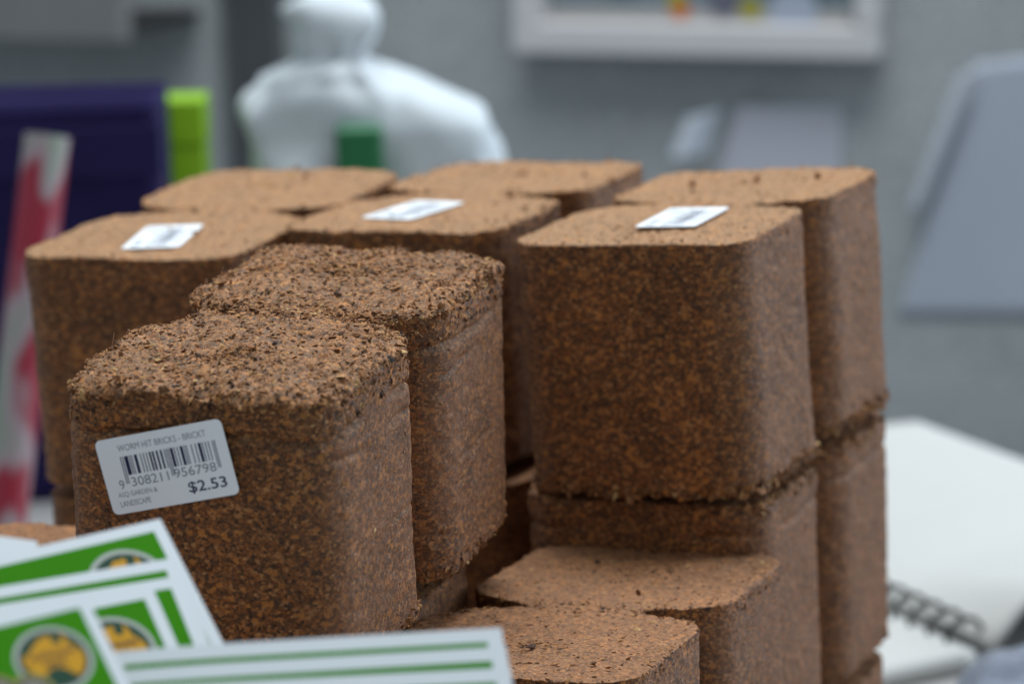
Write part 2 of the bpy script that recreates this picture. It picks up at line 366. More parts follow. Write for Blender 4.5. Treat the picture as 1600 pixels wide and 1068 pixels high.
def fibres(P, NN, pick, count, rng, ln=(5, 14), rad=0.11):
    V, Fc = [], []
    for i in rng.choice(pick, count):
        p = P[i].copy(); d = NN[i]*0.6+rng.normal(0, 0.7, 3); d /= np.linalg.norm(d); L_ = rng.uniform(*ln)*1e-3; st = 6
        bend = rng.normal(0, 0.35, 3); pts = []
        for s in range(st):
            pts.append(p.copy()); p = p+d*L_/st; d = d+bend*0.5-NN[i]*0.10; d /= np.linalg.norm(d)
        o = len(V)
        for s, q in enumerate(pts):
            r = rad*1e-3*(1-0.6*s/st); ax = np.cross(d, [0.3, 0.5, 0.8]); ax /= np.linalg.norm(ax); ay = np.cross(d, ax)
            for a in range(3): V.append((q+ax*r*math.cos(a*2.094)+ay*r*math.sin(a*2.094)).tolist())
        for s in range(st-1):
            for a in range(3): Fc.append((o+s*3+a, o+s*3+(a+1) % 3, o+s*3+3+(a+1) % 3, o+s*3+3+a))
    return V, Fc

def pose(x, y, ztop, yaw, rx, ry, height=BH):
    """matrix of the brick's base centre from the centre of its top face (m, degrees)"""
    m = Matrix.Rotation(-R(yaw), 4, 'Z') @ Matrix.Rotation(R(ry), 4, 'Y') @ Matrix.Rotation(R(rx), 4, 'X')
    top = Vector((x, y, ztop)); return Matrix.Translation(top - (m.to_3x3() @ Vector((0, 0, height*0.001)))) @ m
GROUP = 'pressed coir bricks in the stack'
def make_brick(name, mw, label, seed, res, mat, rough_top=0.0, side_amp=1.0, et=0.8, eb=1.2, cracks=(), nfl=(300, 200), nfib=0, slump=0.0, height=BH, fl_size=(1.0, 2.6), crumbs=0, rag=(0, 0)):
    root = empty(name, mw); tag(root, label, 'coir brick', GROUP)
    P, Fq, NN, dtop, isTop, zz, bur = brick_mesh(seed, res, rough_top, side_amp, et, eb, cracks, height=height, slump=slump)
    body = mesh_obj('body', P, Fq, mat, root, smooth=True)
    body.data.attributes.new('burnish', 'FLOAT', 'POINT').data.foreach_set('value', bur.astype(np.float32))
    rng = np.random.default_rng(seed)
    top = np.where(isTop)[0]; side = np.where((np.abs(NN[:,2]) < 0.3))[0]; rim = np.where((dtop < (13 if slump else 5)) & (zz > height*0.5))[0]
    low = np.where((zz < 5) & (NN[:,2] > -0.5))[0]
    if nfl[0] or nfl[1]:
        parts = []
        if nfl[0]: parts.append(flakes(P, NN, top, nfl[0], rng, fl_size)); parts.append(flakes(P, NN, rim, nfl[0]//(2 if slump else 3), rng, fl_size, tilt=0.6))
        if nfl[1]: parts.append(flakes(P, NN, side, nfl[1], rng, (0.8, 2.2), -0.0001, 0.15)); parts.append(flakes(P, NN, low, nfl[1]//4, rng, (1.2, 3.0), 0.0002, 0.9))
        vv, ff = merge(parts)
        tag(mesh_obj('loose_flakes', vv, ff, M_CHIP, root), kind='stuff')
    if rag[0] or rag[1]:
        parts = []
        if rag[0]: parts.append(flakes(P, NN, np.where((dtop < 4.5) & (zz > height*0.5))[0], rag[0], rng, (1.2, 3.4), 0.0001, 0.6))
        if rag[1]: parts.append(flakes(P, NN, np.where((zz < 4) & (NN[:,2] > -0.7))[0], rag[1], rng, (1.6, 4.6), 0.0003, 1.1))
        vv, ff = merge(parts); tag(mesh_obj('ragged_rim', vv, ff, M_CHIP, root), kind='stuff')
    if crumbs:
        vv, ff = flakes(P, NN, top, crumbs, rng, (2.5, 5.0), 0.0012, 0.5); tag(mesh_obj('crumbs', vv, ff, M_CHIP, root), kind='stuff')
    if nfib:
        vv, ff = merge([fibres(P, NN, rim, nfib, rng), fibres(P, NN, low, nfib, rng)])
        tag(mesh_obj('fibres', vv, ff, M_FIBRE, root), kind='stuff')
    return root

ZT = CAM_Z-0.22046
def narrow(m, k): return m @ Matrix.Diagonal((k, 1, 1, 1))     # bricks differ a little in width
def zt(off, lev=0): return ZT+off*0.01-lev*BH*0.001
PO = dict(
    A=(-.126, 1.326, zt(-.58), 21.8, 2.05, -1.31), B=(-.016, 1.332, zt(-.25), 22.6, -.19, -1.64), Cc=(.0795, 1.231, zt(.77), 23.3, -.23, -2.84),
    D=(-.0733, 1.028, zt(.96), 17.6, 3.37, 1.22), E=(.023, 1.056, zt(-.81, 1), 20.9, -3.11, -1.46))
LB = {}
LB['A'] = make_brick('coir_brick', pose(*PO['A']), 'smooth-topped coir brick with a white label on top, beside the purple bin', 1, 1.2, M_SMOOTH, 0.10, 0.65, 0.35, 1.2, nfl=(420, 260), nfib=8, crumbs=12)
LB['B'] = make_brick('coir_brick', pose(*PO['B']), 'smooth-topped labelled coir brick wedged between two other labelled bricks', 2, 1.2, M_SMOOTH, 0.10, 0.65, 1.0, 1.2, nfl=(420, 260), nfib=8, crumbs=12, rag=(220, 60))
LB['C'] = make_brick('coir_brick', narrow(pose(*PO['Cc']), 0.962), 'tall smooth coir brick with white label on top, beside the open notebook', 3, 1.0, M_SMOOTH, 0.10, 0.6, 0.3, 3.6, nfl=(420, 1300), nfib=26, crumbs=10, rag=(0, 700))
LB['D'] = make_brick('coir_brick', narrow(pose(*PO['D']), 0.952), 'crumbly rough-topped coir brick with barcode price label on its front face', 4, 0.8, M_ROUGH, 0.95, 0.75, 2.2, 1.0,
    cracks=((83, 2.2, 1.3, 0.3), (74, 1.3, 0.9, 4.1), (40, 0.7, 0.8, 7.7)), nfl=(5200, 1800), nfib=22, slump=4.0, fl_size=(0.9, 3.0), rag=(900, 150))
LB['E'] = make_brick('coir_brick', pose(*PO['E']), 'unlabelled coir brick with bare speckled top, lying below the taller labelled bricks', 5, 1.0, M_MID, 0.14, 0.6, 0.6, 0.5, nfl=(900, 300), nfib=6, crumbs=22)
# second layer, under the top row
def under(p, dx, dy, dz, yaw, rx, ry): return pose(p[0]+dx, p[1]+dy, p[2]-BH*0.001+dz, yaw, rx, ry)
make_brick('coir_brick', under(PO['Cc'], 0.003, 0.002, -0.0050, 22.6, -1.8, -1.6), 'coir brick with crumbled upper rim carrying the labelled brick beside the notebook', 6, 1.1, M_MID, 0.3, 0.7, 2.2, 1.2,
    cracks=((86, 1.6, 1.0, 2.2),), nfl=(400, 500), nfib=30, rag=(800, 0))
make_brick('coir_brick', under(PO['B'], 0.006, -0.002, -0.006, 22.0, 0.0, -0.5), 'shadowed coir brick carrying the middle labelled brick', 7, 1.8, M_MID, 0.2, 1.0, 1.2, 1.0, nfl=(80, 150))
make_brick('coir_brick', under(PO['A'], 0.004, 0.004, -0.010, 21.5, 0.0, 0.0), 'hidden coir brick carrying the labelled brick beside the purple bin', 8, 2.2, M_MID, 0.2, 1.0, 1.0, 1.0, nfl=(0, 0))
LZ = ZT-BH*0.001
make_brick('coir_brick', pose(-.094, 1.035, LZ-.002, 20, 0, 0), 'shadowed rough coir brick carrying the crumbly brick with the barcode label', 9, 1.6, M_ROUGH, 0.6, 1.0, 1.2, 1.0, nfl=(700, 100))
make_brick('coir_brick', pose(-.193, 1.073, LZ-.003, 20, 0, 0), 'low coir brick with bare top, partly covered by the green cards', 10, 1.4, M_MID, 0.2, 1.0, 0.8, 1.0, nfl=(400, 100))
# front of the second layer, under the cards
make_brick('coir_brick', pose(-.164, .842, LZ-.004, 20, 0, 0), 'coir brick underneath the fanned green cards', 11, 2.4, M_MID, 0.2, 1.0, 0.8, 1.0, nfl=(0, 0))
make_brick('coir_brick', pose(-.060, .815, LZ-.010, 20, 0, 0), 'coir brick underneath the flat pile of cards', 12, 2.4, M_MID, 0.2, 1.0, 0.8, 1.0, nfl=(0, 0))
# bottom layer on the counter
low_h = (ZT-2*BH*0.001)*1000
for k, (x, y, hh, lab) in enumerate(((.083, 1.229, low_h-8, 'bottom coir brick of the column beside the notebook'), (-.006, 1.333, low_h-9, 'bottom coir brick of the middle column'),
        (-.118, 1.334, low_h-14, 'bottom coir brick of the column beside the purple bin'), (.024, 1.054, low_h-16, 'bottom coir brick under the bare speckled one'),
        (-.094, 1.035, low_h-4, 'bottom coir brick of the crumbly brick\'s column'), (-.193, 1.073, low_h-5, 'bottom coir brick of the low bare-topped column'),
        (-.164, .842, low_h-6, 'bottom coir brick below the fanned cards'), (-.060, .815, low_h-12, 'bottom coir brick below the flat pile of cards'))):
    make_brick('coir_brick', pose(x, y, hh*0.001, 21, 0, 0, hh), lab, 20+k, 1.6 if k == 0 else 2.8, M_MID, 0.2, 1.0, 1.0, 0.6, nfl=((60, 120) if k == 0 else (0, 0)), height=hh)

# ------------------------------------------------------------------ price labels
def text_vf(body, size, align='LEFT', spacing=1.0, offset=0.0, sx=1.0):
    cu = bpy.data.curves.new('t', 'FONT'); cu.body = body; cu.size = size; cu.align_x = align; cu.space_character = spacing; cu.offset = offset; cu.resolution_u = 3
    o = bpy.data.objects.new('t', cu); C.objects.link(o)
    bpy.context.view_layer.update()
    me = bpy.data.meshes.new_from_object(o.evaluated_get(bpy.context.evaluated_depsgraph_get()))
    v = [(p.co.x*sx, p.co.y, 0.0) for p in me.vertices]; f = [tuple(p.vertices) for p in me.polygons]
    bpy.data.objects.remove(o); bpy.data.curves.remove(cu); bpy.data.meshes.remove(me)
    return v, f
def place(vf, x, y, z=0.0): return [(p[0]+x, p[1]+y, p[2]+z) for p in vf[0]], vf[1]
def fit_text(body, x0, x1, y, h, z, bold=0.0, target=None):
    v, f = text_vf(body, 1.0, offset=bold)
    xs = [p[0] for p in v]; ys = [p[1] for p in v]; w = max(xs)-min(xs); hh = max(ys)-min(ys)
    return [((p[0]-min(xs))/w*(x1-x0)+x0, (p[1]-min(ys))/hh*h+y, z) for p in v], f
def ean_bars(code):
    Lc = ['0001101','0011001','0010011','0111101','0100011','0110001','0101111','0111011','0110111','0001011']
    G = [''.join('1' if c == '0' else '0' for c in s)[::-1] for s in Lc]; Rr = [''.join('1' if c == '0' else '0' for c in s) for s in Lc]
    par = ['LLLLLL','LLGLGG','LLGGLG','LLGGGL','LGLLGG','LGGLLG','LGGGLL','LGLGLG','LGLGGL','LGGLGL'][int(code[0])]
    s = '101'+''.join((Lc if p == 'L' else G)[int(c)] for p, c in zip(par, code[1:7]))+'01010'+''.join(Rr[int(c)] for c in code[7:])+'101'
    return s
LABEL_MESH = {}
def price_label(parent, mw):
    """40 x 22 mm sticker, x to the right, y up, centred"""
    w, h, t = 40.0, 22.0, 0.12
    if not LABEL_MESH:
        pts = []
        for cx, cy, a0 in ((w/2-1.8, -h/2+1.8, -90), (w/2-1.8, h/2-1.8, 0), (-w/2+1.8, h/2-1.8, 90), (-w/2+1.8, -h/2+1.8, 180)):
            for k in range(6): a = R(a0+18*k); pts.append((cx+1.8*math.cos(a), cy+1.8*math.sin(a)))
        LABEL_MESH['price_label'] = (slab_from_outline(pts, t), M_PAPER)
        X = lambda u: -w/2+u*w
        Y = lambda q: h/2-q*h
        bars = []; s = ean_bars('9308211956798'); x0, x1 = X(0.165), X(0.915); mw_ = (x1-x0)/len(s); i = 0
        while i < len(s):
            if s[i] == '1':
                j = i
                while j < len(s) and s[j] == '1': j += 1
                guard = i < 3 or i >= 92 or 45 <= i < 50
                vv = [(x0+i*mw_, Y(0.62 if guard else 0.51), t+.03), (x0+j*mw_-0.03, Y(0.62 if guard else 0.51), t+.03), (x0+j*mw_-0.03, Y(0.26), t+.03), (x0+i*mw_, Y(0.26), t+.03)]
                bars.append((vv, [(0, 1, 2, 3)])); i = j
            else: i += 1
        LABEL_MESH['barcode'] = (merge(bars), M_INK)
        tx = [fit_text('WORM HIT BRICKS - BRICKT', X(0.165), X(0.86), Y(0.19), h*0.085, t+.03),
              fit_text('9', X(0.105), X(0.145), Y(0.68), h*0.12, t+.03), fit_text('308211', X(0.205), X(0.50), Y(0.665), h*0.12, t+.03), fit_text('956798', X(0.545), X(0.875), Y(0.655), h*0.12, t+.03),
              fit_text('ASQ GARDEN &', X(0.075), X(0.385), Y(0.795), h*0.075, t+.03), fit_text('LANDSCAPE', X(0.075), X(0.315), Y(0.91), h*0.075, t+.03)]
        LABEL_MESH['lettering'] = (merge(tx), M_GREYINK)
        LABEL_MESH['price'] = (fit_text('$2.53', X(0.625), X(0.925), Y(0.90), h*0.165, t+.03, 0.012), M_INK)
        for k, ((vv, ff), m) in list(LABEL_MESH.items()):
            me = bpy.data.meshes.new(k); me.from_pydata([(a*.001, b*.001, c*.001) for a, b, c in vv], [], ff); me.update(); me.materials.append(m); LABEL_MESH[k] = me
    lab = bpy.data.objects.new('price_label', LABEL_MESH['price_label']); C.objects.link(lab); lab.parent = parent; lab.matrix_local = mw
    for k in ('barcode', 'lettering', 'price'):
        o = bpy.data.objects.new(k, LABEL_MESH[k]); C.objects.link(o); o.parent = lab
    return lab
bpy.context.view_layer.update()
def label_on(root, corners, plane_pt, plane_n, up_hint_idx, lift):
    """corners: pixels TL, TR, BR, BL of the printed label; put it on a face of the brick"""
    mw = root.matrix_world; n = (mw.to_3x3() @ Vector(plane_n)).normalized(); p0 = mw @ Vector(plane_pt)
    q = [hit(*c, p0, n) for c in corners]; cen = sum(q, Vector())/4
    xd = ((q[1]-q[0])+(q[2]-q[3])).normalized(); yd = n.cross(xd).normalized()
    print('label', root.name, [round((q[i]-q[(i+1) % 4]).length*1000, 1) for i in range(4)])
    m = Matrix((xd*1.13, yd*1.13, n)).transposed().to_4x4(); m.translation = cen+n*lift
    return price_label(root, mw.inverted() @ m)
label_on(LB['D'], ((152,692),(352,657),(378,763),(176,796)), (0, -BL/2*.001, .05), (0, -1, 0), 0, 0.0016)
label_on(LB['A'], ((232,354),(193,393),(270,393),(323,352))[0:1]+((193,393),(270,393),(323,352)) if False else ((323,352),(270,393),(193,393),(232,354)), (0, 0, BH*.001), (0, 0, 1), 0, 0.0009)
label_on(LB['B'], ((729,317),(633,347),(562,346),(658,316)), (0, 0, BH*.001), (0, 0, 1), 0, 0.0009)
label_on(LB['C'], ((1143,325),(1077,361),(988,361),(1058,325)), (0, 0, BH*.001), (0, 0, 1), 0, 0.0009)

# ------------------------------------------------------------------ green cards
AUS = [(-.95,.05),(-.90,.30),(-.62,.42),(-.48,.62),(-.30,.72),(-.18,.88),(.02,.84),(.12,.92),(.22,.80),(.16,.62),(.34,.48),(.46,.60),(.50,.92),(.60,.70),(.66,.45),(.82,.25),(.95,.0),(.92,-.30),(.76,-.58),(.60,-.78),(.44,-.74),(.34,-.56),(.20,-.44),(.02,-.32),(-.22,-.34),(-.44,-.50),(-.72,-.60),(-.84,-.48),(-.82,-.25)]
def ell(a, b, n=40): return [(a*math.cos(2*math.pi*k/n), a*0+b*math.sin(2*math.pi*k/n)) for k in range(n)]
def flat_poly(pts, x, y, z): return [(p[0]+x, p[1]+y, z) for p in pts], [tuple(range(len(pts)))]
CW, CH = 105.0, 148.0
def card_parts(root, bend, logos=True, emblems=False, border=3.6):
    """A6 card; origin at its top right corner, x runs left to right (card at x<0), y up (card at y<0), units mm"""
    def B(v): return [(x*.001, y*.001, (z+bend(x, y))*.001) for x, y, z in v]
    nx, ny = 22, 22; t = 0.35
    def sheet(x0, x1, y0, y1, z):
        v = [(x0+(x1-x0)*i/(nx-1), y0+(y1-y0)*j/(ny-1), z) for j in range(ny) for i in range(nx)]; return v, grid_faces(nx, ny)
    a, fa = sheet(-CW, 0, -CH, 0, t); b_, fb = sheet(-CW, 0, -CH, 0, 0)
    fb = [q[::-1] for q in fb]; o = len(a)
    rim = [i for i in range(nx)]+[nx*j+nx-1 for j in range(1, ny)]+[nx*(ny-1)+i for i in range(nx-2, -1, -1)]+[nx*j for j in range(ny-2, 0, -1)]
    fs = [(rim[k], o+rim[k], o+rim[(k+1) % len(rim)], rim[(k+1) % len(rim)])[::-1] for k in range(len(rim))]
    mesh_obj('sheet', B(a+b_), fa+[tuple(o+i for i in q) for q in fb]+fs, M_CARD, root, smooth=False)
    g, fg = sheet(-CW+border, -border, -CH+border, -border, t+0.06)
    mesh_obj('printed_field', B(g), fg, M_GREEN, root)
    if logos:
        lx, ly = -17.5, -18.0
        def lay(name, pts, z, m): v, f = flat_poly(pts, lx, ly, t+z); return mesh_obj(name, B(v), f, m, root)
        lay('logo_ring', ell(11.6, 11.0), 0.12, M_RING)
        lay('logo_disc', ell(10.2, 9.6), 0.17, M_DGREEN)
        lay('logo_map', [(x*9.4, y*8.8) for x, y in AUS], 0.22, M_YELLOW)
        tx = merge([fit_text('AUSTRALIAN', lx-6.8, lx+6.8, ly+0.5, 2.2, t+0.27, 0.03), fit_text('MADE', lx-3.2, lx+3.2, ly-2.5, 2.1, t+0.27, 0.03)])
        mesh_obj('logo_lettering', B(tx[0]), tx[1], M_BROWN, root)
    if emblems:
        for ex, ey in ((-27.2, -26.8), (-36.8, -24.6)):
            def lay2(name, r, z, m): v, f = flat_poly(ell(r, r*0.95), ex, ey, t+z); return mesh_obj(name, B(v), f, m, root)
            lay2('emblem_rim', 6.4, 0.30, M_OLIVE); lay2('emblem_disc', 5.2, 0.35, M_DARK); lay2('emblem_centre', 3.4, 0.40, M_CREAM)
def card_frame(tr, e1_px, e2_px, p0, n):
    """card axes from its top right corner pixel, a pixel along the top edge (left) and one down the right edge"""
    n = Vector(n).normalized(); o = hit(*tr, p0, n); l = (o-hit(*e1_px, p0, n)).normalized(); dn = hit(*e2_px, p0, n)-o
    y = -(dn-dn.dot(l)*l).normalized(); l2 = (l*1.0); zz_ = l2.cross(y)
    m = Matrix((l2, y, zz_)).transposed().to_4x4(); m.translation = o
    return m
# fanned group: leaning against the crumbly brick, face tipped up and to the right
cr = CAMM.to_3x3()
nf = (cr @ Vector((0.42*math.sin(R(45)), 0.90*math.sin(R(45)), math.cos(R(45))))).normalized()
base = CAMM.translation + ray(250, 880)[0]*0.865
FAN = [((58,846),(0,838),(105,1040), 'green card at the back of the fan, only its white edge showing', False, False),
       ((250,811),(0,868),(338,1008), 'green card with half its map logo showing above the next card', True, False),
       ((271,872),(0,917),(340,1022), 'green card showing only a thin green line in the fan', False, False),
       ((279,900),(0,945),(341,1030), 'green card showing a tall narrow green strip in the fan', False, False),
       ((237,916),(0,962),(300,1053), 'green card with its map logo half covered by the front card', True, False),
       ((134,930),(0,962),(208,1046), 'front card of the fan with whole map logo and round emblems', True, True)]
for k, (tr, e1, e2, lab, lg, em) in enumerate(FAN):
    m = card_frame(tr, e1, e2, base+nf*(0.0022*k+(0.034 if k == 5 else 0)), nf)
    root = empty('green_card', m); tag(root, lab, 'card', 'green printed cards')
    card_parts(root, (lambda x, y, s=k: 0.0006*x*x*0.1*(s % 2)), lg, em, 9.0 if k == 0 else 3.6)
    if k == 5: root.scale = (0.90, 0.90, 0.90)
# flat pile of cards
FLAT = [((783,981),(345,1006),(812,1072), 'rearmost flat card of the pile with a thin green line along its border'),
        ((790,1010),(345,1036),(818,1100), 'middle flat card of the pile lying over the rear one'),
        ((797,1043),(345,1066),(824,1130), 'top flat card of the pile with its white border forward')]
for k, (tr, e1, e2, lab) in enumerate(FLAT):
    nflat = (CAMM.to_3x3() @ Vector((0.10, 0.62, 0.78))).normalized()
    m = card_frame(tr, e1, e2, CAMM.translation + ray(560, 1010)[0]*0.818 + nflat*k*.0018, nflat)
    root = empty('green_card', m); tag(root, lab, 'card', 'green printed cards')
    card_parts(root, (lambda x, y: -0.0009*max(0, -x-70)**2), False, False, 4.3)
# bundle of the same cards that the pile lies on
bm_ = empty('card_bundle', Matrix.Translation((-.062, .838, LZ-.010)) @ Matrix.Rotation(R(3), 4, 'Z')); tag(bm_, 'banded bundle of white cards underneath the flat pile', 'card bundle')
for k in range(14):
    v, f = box_vf(-.045+random.uniform(-.001, .001), .045+random.uniform(-.001, .001), -.045, .040+random.uniform(-.001, .001), k*.0026, k*.0026+.0025)
    mesh_obj('card', v, f, M_CARD, bm_)

# ------------------------------------------------------------------ things on the counter behind the stack
# open spiral notebook
M_PAGE = plain('notebook_paper', (0.52,0.515,0.49), 0.65, 0.3, 0.03, 25)
M_WIRE = plain('binding_wire', (0.02,0.02,0.018), 0.4, 0.5, 0.1, 100)
s0 = at_z(1518, 1003, 0.012); s1 = at_z(1385, 944, 0.012)
sd = (s1-s0); sd.z = 0; ring_pitch = sd.length/4.6; sd.normalize(); pd = Vector((sd.y, -sd.x, 0))
nb_m = Matrix((pd, sd, Vector((0, 0, 1)))).transposed().to_4x4(); nb_m.translation = Vector((s0.x, s0.y, 0))
nb = empty('spiral_notebook', nb_m); tag(nb, 'open spiral notebook with curling blank white pages', 'notebook')
def pages(name, sgn, lift):
    nu, nv = 26, 30; top, bot = [], []
    for j in range(nv):
        y = -0.012+0.36*j/(nv-1)
        for i in range(nu):
            u = i/(nu-1); x = sgn*(0.006+0.20*u)
            if sgn > 0:
                z = 0.013+0.016*math.sin(min(1, u*1.6)*math.pi/2)*(0.35+0.65*min(1, max(0, (j-2)/12)))+lift*(j/(nv-1))**1.6*(0.6+0.25*math.sin(u*9+0.6)+0.25*u*0)
                z += 0.026*math.sin(min(1, u*5)*math.pi/2)*max(0, 1-j/9)
            else: z = 0.012-0.006*u
            top.append((x, y, z)); bot.append((x, y, max(0.0005, z-0.010) if sgn > 0 and j > 4 else (z-0.004 if sgn > 0 else 0.0005)))
    fa = grid_faces(nu, nv); fb = [tuple(nu*nv+i for i in q[::-1]) for q in fa]
    rim = [i for i in range(nu)]+[nu*j+nu-1 for j in range(1, nv)]+[nu*(nv-1)+i for i in range(nu-2, -1, -1)]+[nu*j for j in range(nv-2, 0, -1)]
    fs = [(rim[k], nu*nv+rim[k], nu*nv+rim[(k+1) % len(rim)], rim[(k+1) % len(rim)]) for k in range(len(rim))]
    return mesh_obj(name, top+bot, fa+fb+fs, M_PAGE, nb, smooth=True)
pages('page_block', 1, 0.006); pages('page_block', -1, 0.0)
rv = []
for k in range(13):
    V, Fc = [], []; nR, nr = 16, 6; rr, wr = 0.0108, 0.0015
    for i in range(nR+1):
        a = math.pi*(-0.15+1.3*i/nR); cx, cz = rr*math.cos(a), 0.013+rr*math.sin(a)
        for j in range(nr):
            b_ = 2*math.pi*j/nr; V.append((cx+wr*math.cos(b_)*math.cos(a), wr*math.sin(b_)+0.004*i/nR, cz+wr*math.cos(b_)*math.sin(a)))
    for i in range(nR):
        for j in range(nr): Fc.append((i*nr+j, i*nr+(j+1) % nr, (i+1)*nr+(j+1) % nr, (i+1)*nr+j))
    o = mesh_obj('ring', V, Fc, M_WIRE, nb, smooth=True); o.location = (0, ring_pitch*k*0.98+0.004, 0)
# crumpled clear-blue plastic packet beside the notebook
m_pl, nt_, b_ = new_mat('blue_film'); b_.inputs['Base Color'].default_value = (0.24,0.27,0.34,1); b_.inputs['Roughness'].default_value = 0.16; b_.inputs['Specular IOR Level'].default_value = 0.7
pn = nt_.nodes.new('ShaderNodeTexNoise'); pn.inputs['Scale'].default_value = 60; pb = nt_.nodes.new('ShaderNodeBump'); pb.inputs['Distance'].default_value = 0.003
nt_.links.new(pn.outputs['Fac'], pb.inputs['Height']); nt_.links.new(pb.outputs[0], b_.inputs['Normal'])
pc = at_z(1632, 1086, 0.01); nu, nv = 40, 18; V = []
for j in range(nv):
    th = math.pi*j/(nv-1)
    for i in range(nu):
        a = 2*math.pi*i/nu; rr = math.sin(th)
        V.append((0.045*rr*math.cos(a), 0.055*rr*math.sin(a), 0.013*(1-math.cos(th))))
V = np.array(V); V[:,:2] *= (1+0.12*vnoise(V*60+5, 3))[:,None]; V[:,2] = np.maximum(0, V[:,2]*(1+0.35*vnoise(V*70+9, 4)))
Fc = [(j*nu+i, j*nu+(i+1) % nu, (j+1)*nu+(i+1) % nu, (j+1)*nu+i) for j in range(nv-1) for i in range(nu)]
o = mesh_obj('plastic_packet', V, Fc, m_pl, smooth=True); o.location = (pc.x, pc.y, 0); tag(o, 'shiny pale blue plastic packet lying beside the notebook', 'packet')

# white plastic bag tied at the neck
M_BAG = plain('bag_film', (0.58,0.62,0.64), 0.45, 0.35, 0.05, 20, 0.25, 60)
BY = 2.05
prof = [(0.0, 402, 768), (0.1, 400, 770), (0.1918, 398, 772), (0.209, 386, 774), (0.2243, 374, 768), (0.2357, 370, 740), (0.2452, 374, 700), (0.2564, 402, 645), (0.2633, 462, 604), (0.2691, 488, 575), (0.2777, 478, 588), (0.29, 470, 594), (0.3024, 474, 597), (0.3139, 496, 590), (0.3215, 520, 570)]
def px_x(px, y, z): return hit(px, 534, (0, y, 0), (0, 1, 0)).x
bx0 = at_y(570, 250, BY).x
bag = empty('plastic_bag', Matrix.Translation((bx0, BY, 0))); tag(bag, 'white plastic bag tied at the neck with green printed patch', 'bag')
kpx = (at_y(571, 200, BY)-at_y(570, 200, BY)).x
nu = 72; zs = np.linspace(0, 0.3215, 70); ll = np.interp(zs, [p[0] for p in prof], [p[1] for p in prof]); rr_ = np.interp(zs, [p[0] for p in prof], [p[2] for p in prof])
V = []
for j, z in enumerate(zs):
    cx, hw = ((ll[j]+rr_[j])/2-570)*kpx, (rr_[j]-ll[j])/2*kpx; dp = hw*(0.55 if z < 0.26 else 0.75)
    for i in range(nu):
        a = 2*math.pi*i/nu; V.append((cx+hw*math.copysign(abs(math.cos(a))**0.8, math.cos(a)), dp*math.copysign(abs(math.sin(a))**0.8, math.sin(a)), z))
V = np.array(V); ang = np.arctan2(V[:,1], V[:,0]); neck = np.exp(-((V[:,2]-0.2691)/0.02)**2)
rad = 1+0.16*neck*np.sin(ang*9+3*vnoise(V*30, 2))+0.07*vnoise(V*np.array([25, 25, 14])+3, 5)+0.03*vnoise(V*60, 6)+0.16*(np.abs(vnoise(V*np.array([30, 30, 22])+4, 15))-0.28)
sc_ = rad[:,None]; V[:,:2] = V[:,:2]*sc_
up_ = np.clip((V[:,2]-0.27)/0.04, 0, 1)
V[:,0] += up_*0.020*vnoise(V*45+2, 12); V[:,2] += up_*0.010*vnoise(V*40+6, 13)
V[:,1] += 0.026*vnoise(V*18+8, 7)
Fc = [(j*nu+i, j*nu+(i+1) % nu, (j+1)*nu+(i+1) % nu, (j+1)*nu+i) for j in range(len(zs)-1) for i in range(nu)]+[tuple(range(nu))[::-1], tuple((len(zs)-1)*nu+i for i in range(nu))]
mesh_obj('film', V, Fc, M_BAG, bag, smooth=True)
yfront = -0.048
g0, g1 = at_y(524, 198, BY+yfront), at_y(602, 330, BY+yfront)
v, f = box_vf(g0.x-bx0, g1.x-bx0, yfront-0.006, yfront+0.03, g1.z, g0.z)
o = mesh_obj('printed_patch', v, f, plain('patch_green', (0.015,0.14,0.05), 0.4, 0.4, 0.15, 60), bag); bevel(o, 0.004)

# purple fabric bin, lime green file, wrapping paper roll
M_PUR = plain('purple_fabric', (0.013,0.008,0.058), 0.85, 0.25, 0.25, 25, 0.4, 700)
PY = 1.93
a0 = at_y(243, 150, PY); w = 0.30
pb_ = empty('storage_bin', Matrix.Translation((a0.x-w/2, PY+0.035, 0))); tag(pb_, 'dark purple fabric storage bin behind the wrapping paper roll', 'bin')
hgt = a0.z
nx, nz = 30, 24
def panel(x0, x1, y, amp, sd_):
    v = []
    for s in (0, 1):
        for j in range(nz):
            for i in range(nx):
                q = np.array([[i*0.22, j*0.22, sd_]]); v.append((x0+(x1-x0)*i/(nx-1), y+s*0.006+amp*float(vnoise(q, 9)[0]), hgt*j/(nz-1)))
    fa = grid_faces(nx, nz); N_ = nx*nz; fb = [tuple(N_+i for i in q[::-1]) for q in fa]
    rim = [i for i in range(nx)]+[nx*j+nx-1 for j in range(1, nz)]+[nx*(nz-1)+i for i in range(nx-2, -1, -1)]+[nx*j for j in range(nz-2, 0, -1)]
    return v, fa+fb+[(rim[k], N_+rim[k], N_+rim[(k+1) % len(rim)], rim[(k+1) % len(rim)]) for k in range(len(rim))]
v, f = panel(-w/2, w/2, -0.035, 0.004, 1.0); mesh_obj('front_panel', v, f, M_PUR, pb_, smooth=True)
v, f = panel(-w/2, w/2, 0.029, 0.002, 3.0); mesh_obj('back_panel', v, f, M_PUR, pb_, smooth=True)
for sx in (-1, 1):
    v, f = box_vf(min(sx*w/2, sx*(w/2-0.006)), max(sx*w/2, sx*(w/2-0.006)), -0.026, 0.026, 0.0, hgt-0.004); bevel(mesh_obj('side_panel', v, f, M_PUR, pb_), 0.002)
v, f = box_vf(-w/2+0.008, w/2-0.008, -0.024, 0.024, hgt-0.012, hgt-0.006); mesh_obj('lid_panel', v, f, M_PUR, pb_)
v, f = box_vf(-w/2+0.008, w/2-0.008, -0.024, 0.024, 0.001, 0.006); mesh_obj('floor_panel', v, f, M_PUR, pb_)
